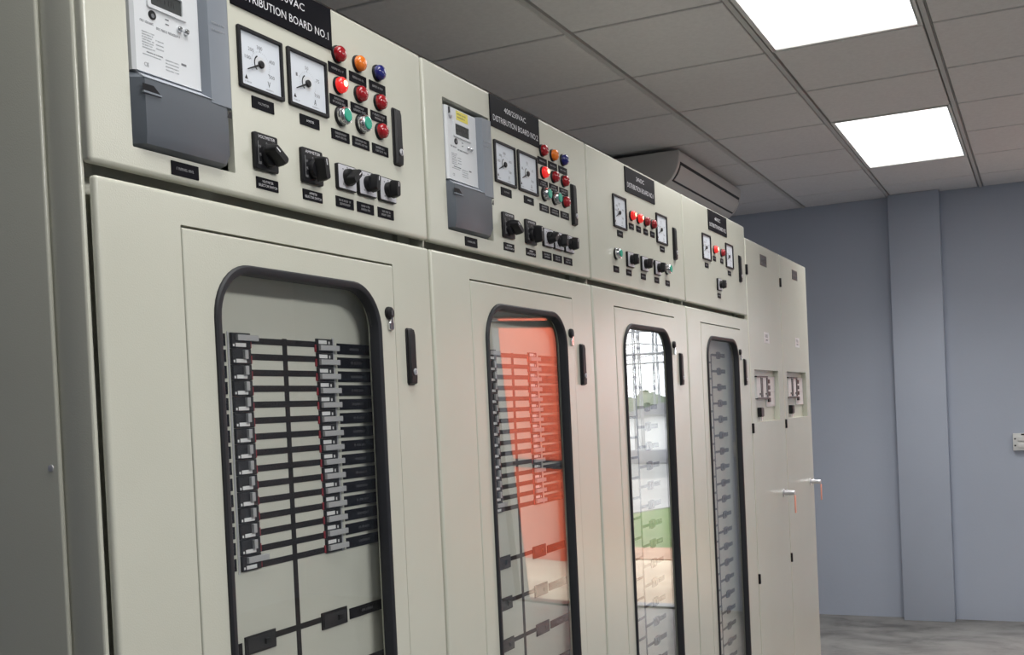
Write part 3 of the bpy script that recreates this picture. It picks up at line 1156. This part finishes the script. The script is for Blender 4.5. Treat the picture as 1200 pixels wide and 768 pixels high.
def dc_front(t, which):
    if which == 3:
        nameplate(t, .2760, .5265, 2.0405, 2.1085, '24VDC', 'DISTRIBUTION BOARD NO.1', (.366, .432, 2.082, 2.0933), (.291, .511, 2.0545, 2.068))
        analog_meter(t, .2240, 1.9755, 'V', 'voltmeter')
        analog_meter(t, .5800, 1.9755, 'A', 'ammeter')
        for n, x in enumerate((.315, .3745, .4355, .4950)):
            lamp(t, x, 1.9790, 'red', n < 2)
            legend(t, x, 1.9500, .038, .0165, 1, 50 + n)
        legend(t, .2220, 1.9180, .042, .0165, 1, 55)
        legend(t, .5815, 1.9175, .042, .0165, 1, 56)
        button(t, .1815, 1.8610)
        button(t, .6120, 1.8610)
        for n, x in enumerate((.2870, .4040, .5200)):
            small_switch(t, x, 1.8560, math.radians((5, 30, 20)[n]))
        for n, x in enumerate((.1810, .2790, .3980, .5170, .6190)):
            legend(t, x, 1.8205, .040, .0165, 1, 60 + n)
    else:
        nameplate(t, .2945, .5310, 2.0425, 2.1105, '48VDC', 'DISTRIBUTION BOARD NO.2', (.373, .442, 2.082, 2.094), (.306, .520, 2.0555, 2.0685))
        analog_meter(t, .2600, 1.9775, 'V', 'voltmeter')
        analog_meter(t, .5560, 1.9785, 'A', 'ammeter')
        lamp(t, .3560, 1.9800, 'red', True)
        lamp(t, .4500, 1.9790, 'red')
        legend(t, .3560, 1.9500, .038, .0165, 1, 70)
        legend(t, .4520, 1.9510, .038, .0165, 1, 71)
        legend(t, .2560, 1.9170, .042, .0165, 1, 72)
        legend(t, .5510, 1.9170, .042, .0165, 1, 73)
        small_switch(t, .3990, 1.8640, math.radians(10))
        legend(t, .3980, 1.8260, .040, .0165, 1, 74)


CAB_LABELS = [
    'large cream electrical cabinet signed distribution board no.1, its grey side panel showing',
    'cream electrical cabinet signed distribution board no.2, orange reflected in its window',
    'cream electrical cabinet with four red lamps in one line, bright sky reflected in its window',
    'cream electrical cabinet with two red lamps and a blue-grey window, beside the plain narrow cabinets']
for n in range(4):
    k = 'ac' if n < 2 else 'dc'
    cab = standard_cabinet(n, k, CAB_LABELS[n])
    if k == 'ac':
        ac_front(cab, n + 1)
        ac_interior(cab)
    else:
        dc_front(cab, n + 1)
        dc_interior(cab)


def plain_cabinet(X0, w, label, dz, seed):
    H = 2.0762
    t = thing('breaker_cabinet', label, 'electrical cabinet', (X0, 0, 0), 'plain narrow cream cabinets')
    mb = cabinet_body(w, H - .003)
    put('body', mb.mesh('body'), t)
    mb = MB()
    rx0, rx1, rz0, rz1 = .066, .488, 1.3735, 1.5770
    slab(mb, .004, w - .003, .10, H, 0, .0122, PAINT, b=.004, hole=(rx0, rx1, rz0, rz1))
    d = put('door', mb.mesh('door'), t)
    # lock barrel with its key and tag
    mb = MB()
    mb.lathe((0, 0, 0), [(.016, 0), (.016, .004), (.010, .006), (.010, .030), (.009, .046), (.0075, .048)], STEEL, 18)
    mb.lathe((0, -.012, .010), [(.004, 0), (.004, .006)], STEEL, 10)
    kx = .492
    lk = put('lock', mb.mesh('lock'), d, (kx, 0, 1.066), label='chrome lock barrel')
    mb = MB()
    mb.box(-.010, .010, -.0500, -.0460, -.085, -.012, KEYTAG)
    put('key_tag', mb.mesh('key_tag', bevel=.001), lk, label='orange key tag hanging down')
    for z in (1.9555, 1.3530, .7790):
        mb = MB()
        mb.box(.0015, .0125, -.006, .004, -.019, .019, BLACK)
        put('hinge', lib('hinge', lambda: mb.mesh('hinge', bevel=.002)), t, (0, 0, z), label='black hinge')
    # recess with breakers
    mb = MB()
    mb.loft([rr(rx0, rx1, rz0, rz1, .002, .0122, 3), rr(rx0, rx1, rz0, rz1, .002, .0206, 3)], PAINT, cap1=True)
    put('recess_plate', mb.mesh('recess_plate', smooth=False), t)
    mb = MB()
    mb.box(.148, .334, .012, .0205, 1.4660, 1.5520, STICK)
    for a, b, c, e in ((.146, .334, 1.5490, 1.5550), (.150, .334, 1.4620, 1.4690), (.216, .240, 1.469, 1.549), (.316, .332, 1.469, 1.549)):
        mb.box(a, b, .0085, .0205, c, e, BLACK)
    mb.box(.190, .216, .010, .014, 1.479, 1.487, BLACK)
    mb.box(.292, .316, .010, .014, 1.479, 1.487, BLACK)
    put('isolator', mb.mesh('isolator', bevel=.0006, segs=1), t, label='white isolator with black bars')
    mb = MB()
    mb.box(.322, .486, .016, .0205, 1.4300, 1.5520, STICK)
    mb.box(.330, .482, .0155, .016, 1.4895, 1.4905, GREYINK)
    tb = put('terminal_strip', mb.mesh('terminal_strip', bevel=.0008, segs=1), t, label='white terminal strip')
    for q in range(4):
        mb = MB()
        mb.box(-.016, .022, -.006, 0, -.0085, .0085, BLACK)
        put('terminal', lib('terminal', lambda: mb.mesh('terminal', bevel=.002)), tb, (.352 + .002 * q, .016, 1.5335 - .0252 * q), label='black terminal')
    mb = MB()
    rplate(mb, -.024, .024, -.019, .019, .004, .0205, BLACK, .006, .003, 4)
    pk = put('rotary_knob', mb.mesh('rotary_knob'), t, (.200, 0, 1.4110), label='black rotary knob')
    mb = MB()
    mb.box(-.006, .006, .008, .012, -.034, -.016, STEEL)
    put('key', mb.mesh('key', bevel=.001), pk, label='silver key bit')
    # signs
    mb = MB()
    mb.box(-.052, .058, -.0015, 0, -.0215, .0215, PLATEG)
    o = put('nameplate', mb.mesh('nameplate', bevel=.0004, segs=1), t, (.292 + dz * .5, 0, 2.0175 - dz * .06), label='dark grey nameplate')
    mb = MB()
    for r in range(2):
        scribble(mb, -.040, .046, .004 - r * .018, .011 - r * .018, -.0018, GREYINK, seed + r)
    put('lettering', mb.mesh('lettering', smooth=False), o)
    mb = MB()
    mb.box(-.045, .045, -.0008, 0, -.0215, .0215, STICK)
    o = put('sticker', mb.mesh('sticker', smooth=False), t, (.297 + dz * .4, 0, 1.7075 + dz * .05), label='pale sticker')
    mb = MB()
    scribble(mb, -.022, .022, .001, .013, -.0011, GREYINK, seed + 5)
    scribble(mb, -.018, .018, -.011, -.007, -.0011, GREYINK, seed + 6)
    put('lettering', mb.mesh('lettering', smooth=False), o)


plain_cabinet(3.2, .5903, 'plain narrow cream cabinet between the two-lamp cabinet and the last one', 0.0, 80)
plain_cabinet(3.7903, .5836, 'plain narrow cream cabinet at the end of the row, by the blue-grey wall', 0.05, 90)
# ------------------------------------------------------------------ outside the doorway (seen mirrored in the panes)
def build_outside():
    X = WX + 0.12

    def ground(name, xa, xb, m, z=0.0):
        mb = MB()
        mb.box(xa, xb, -45, 25, z - 0.3, z, m)
        struct(name, mb.mesh(name, smooth=False))
    ground('path', X, 8.9, SAND)
    ground('terrain', 8.9, 9.7, DIRT, 0.01)
    ground('lawn', 9.7, 14.8, GRASS)
    ground('road', 14.8, 60, ROAD)
    mb = MB()
    mb.loft([[(11.7, -4.5, .014), (15.4, -3.3, .014), (21, -4.6, .014), (17, -8.5, .014)], [(11.7, -4.5, -.02), (15.4, -3.3, -.02), (21, -4.6, -.02), (17, -8.5, -.02)]], ROAD2, cap0=True, cap1=True)
    struct('path', mb.mesh('path', smooth=False))
    # orange hoarding
    t = thing('site_hoarding', 'tall orange sheet screen reflected in the second cabinet window', 'screen', (8.84, -3.7, 0))
    mb = MB()
    mb.box(-0.02, 0.02, -0.98, 0.98, 0.0, 2.75, ORANGE)
    put('sheet', mb.mesh('sheet', bevel=0.004), t)
    mb = MB()
    mb.box(-0.05, -0.02, -0.98, 0.98, 0.90, 0.98, BAR)
    put('rail', mb.mesh('rail', bevel=0.004), t, label='dark rail across the sheet')
    for y in (-0.99, 0.97):
        mb = MB()
        mb.box(0.02, 0.07, y - 0.02, y + 0.04, 0, 2.6, BAR)
        put('post', mb.mesh('post', bevel=0.004), t, label='dark post behind the sheet')
    # low boundary wall and a white building
    t = thing('boundary_wall', 'low grey wall behind the lawn, reflected in the third cabinet window', 'wall', (25, -9, 0))
    mb = MB()
    mb.box(0, 0.25, -12, 12, 0, 0.34, ROOFM)
    t2 = put('masonry', mb.mesh('masonry', bevel=0.02), t)
    t = thing('outbuilding', 'low white building beyond the lawn, reflected in the third cabinet window', 'building', (31, -9.2, 0))
    mb = MB()
    mb.box(0, 3, -1.4, 1.1, 0, 1.15, RENDERW)
    put('wall', mb.mesh('wall', smooth=False), t)
    mb = MB()
    mb.loft([[(-.2, -1.6, 1.15), (-.2, 1.3, 1.15), (-.2, -.15, 1.5)], [(3.2, -1.6, 1.15), (3.2, 1.3, 1.15), (3.2, -.15, 1.5)]], ROOFM, cap0=True, cap1=True)
    put('roof', mb.mesh('roof', smooth=False), t, label='grey roof')
    # lattice towers
    for i, (px, py, h, lab) in enumerate(((27, -8.75, 5.4, 'nearer lattice tower reflected in the third cabinet window'), (36, -11.2, 5.6, 'farther lattice tower reflected in the third cabinet window'))):
        t = thing('lattice_tower', lab, 'tower', (px, py, 0), 'substation towers')
        mb = MB()
        w = 0.10
        for sx in (-1, 1):
            for sy in (-1, 1):
                mb.bar((sx * w, sy * w, 0), (sx * w * .5, sy * w * .5, h), 0.013, LATT)
        n = 7
        for k in range(n):
            za, zb = h * k / n, h * (k + 1) / n
            wa, wb = w * (1 - .5 * k / n), w * (1 - .5 * (k + 1) / n)
            s = 1 if k % 2 else -1
            for q in (-1, 1):
                mb.bar((q * wa, -s * wa, za), (q * wb, s * wb, zb), 0.006, LATT)
                mb.bar((-s * wa, q * wa, za), (s * wb, q * wb, zb), 0.006, LATT)
        put('mast', mb.mesh('mast', smooth=False), t)
        for z, L in ((h * .52, 2.0), (h * .72, 1.6)):
            mb = MB()
            mb.bar((0, -L, z), (0, L, z), 0.022, LATT)
            mb.bar((0, -L, z), (0, 0, z + .3), 0.012, LATT)
            mb.bar((0, L, z), (0, 0, z + .3), 0.012, LATT)
            put('crossarm', mb.mesh('crossarm', smooth=False), t)
    # trees on the skyline
    spots = [(49, -16.7, 2.15), (37, -12.2, 1.8), (45, -14.4, 2.05), (41, -12.7, 1.8)]
    words = ['leftmost of four', 'second from the left of four', 'third from the left of four', 'rightmost of four']
    for i, (tx, ty, h) in enumerate(spots):
        t = thing('tree', 'grey-green tree mirrored in the bright cabinet window, %s' % words[i], 'tree', (tx, ty, 0), 'trees on the skyline')
        rn = random.Random(i)
        mb = MB()
        mb.lathe((0, 0, 0), [(0.14, 0), (0.1, h * .3), (0.06, h * .6)], BARK, 8, axis='z')
        put('trunk', mb.mesh('trunk'), t, label='brown trunk')
        bm = bmesh.new()
        for q in range(9):
            a, r = rn.uniform(0, 2 * PI), rn.uniform(0, .6)
            R = rn.uniform(.38, .6)
            bmesh.ops.create_icosphere(bm, subdivisions=2, radius=R, matrix=Matrix.Translation((r * math.cos(a), r * 1.3 * math.sin(a), h - R - rn.uniform(0, h * .45))))
        for v in bm.verts:
            v.co += Vector((rn.uniform(-1, 1), rn.uniform(-1, 1), rn.uniform(-1, 1))) * .09
        me = bpy.data.meshes.new('crown')
        bm.to_mesh(me)
        bm.free()
        me.materials.append(LEAF)
        put('crown', me, t)


build_outside()

# ------------------------------------------------------------------ daylight and picture settings
w = bpy.data.worlds.new('overcast_sky')
w.use_nodes = True
SC.world = w
bg = w.node_tree.nodes['Background']
bg.inputs['Color'].default_value = (0.93, 0.96, 1.0, 1)
bg.inputs['Strength'].default_value = 6.0

SC.view_settings.view_transform = 'Standard'
SC.view_settings.look = 'None'
SC.view_settings.gamma = 1
SC.view_settings.exposure = 0.0
SC.view_settings.use_curve_mapping = False
try:
    SC.cycles.use_denoising = True
    SC.cycles.max_bounces = 10
    SC.cycles.diffuse_bounces = 5
    SC.cycles.glossy_bounces = 5
    SC.cycles.transparent_max_bounces = 12
except Exception:
    pass
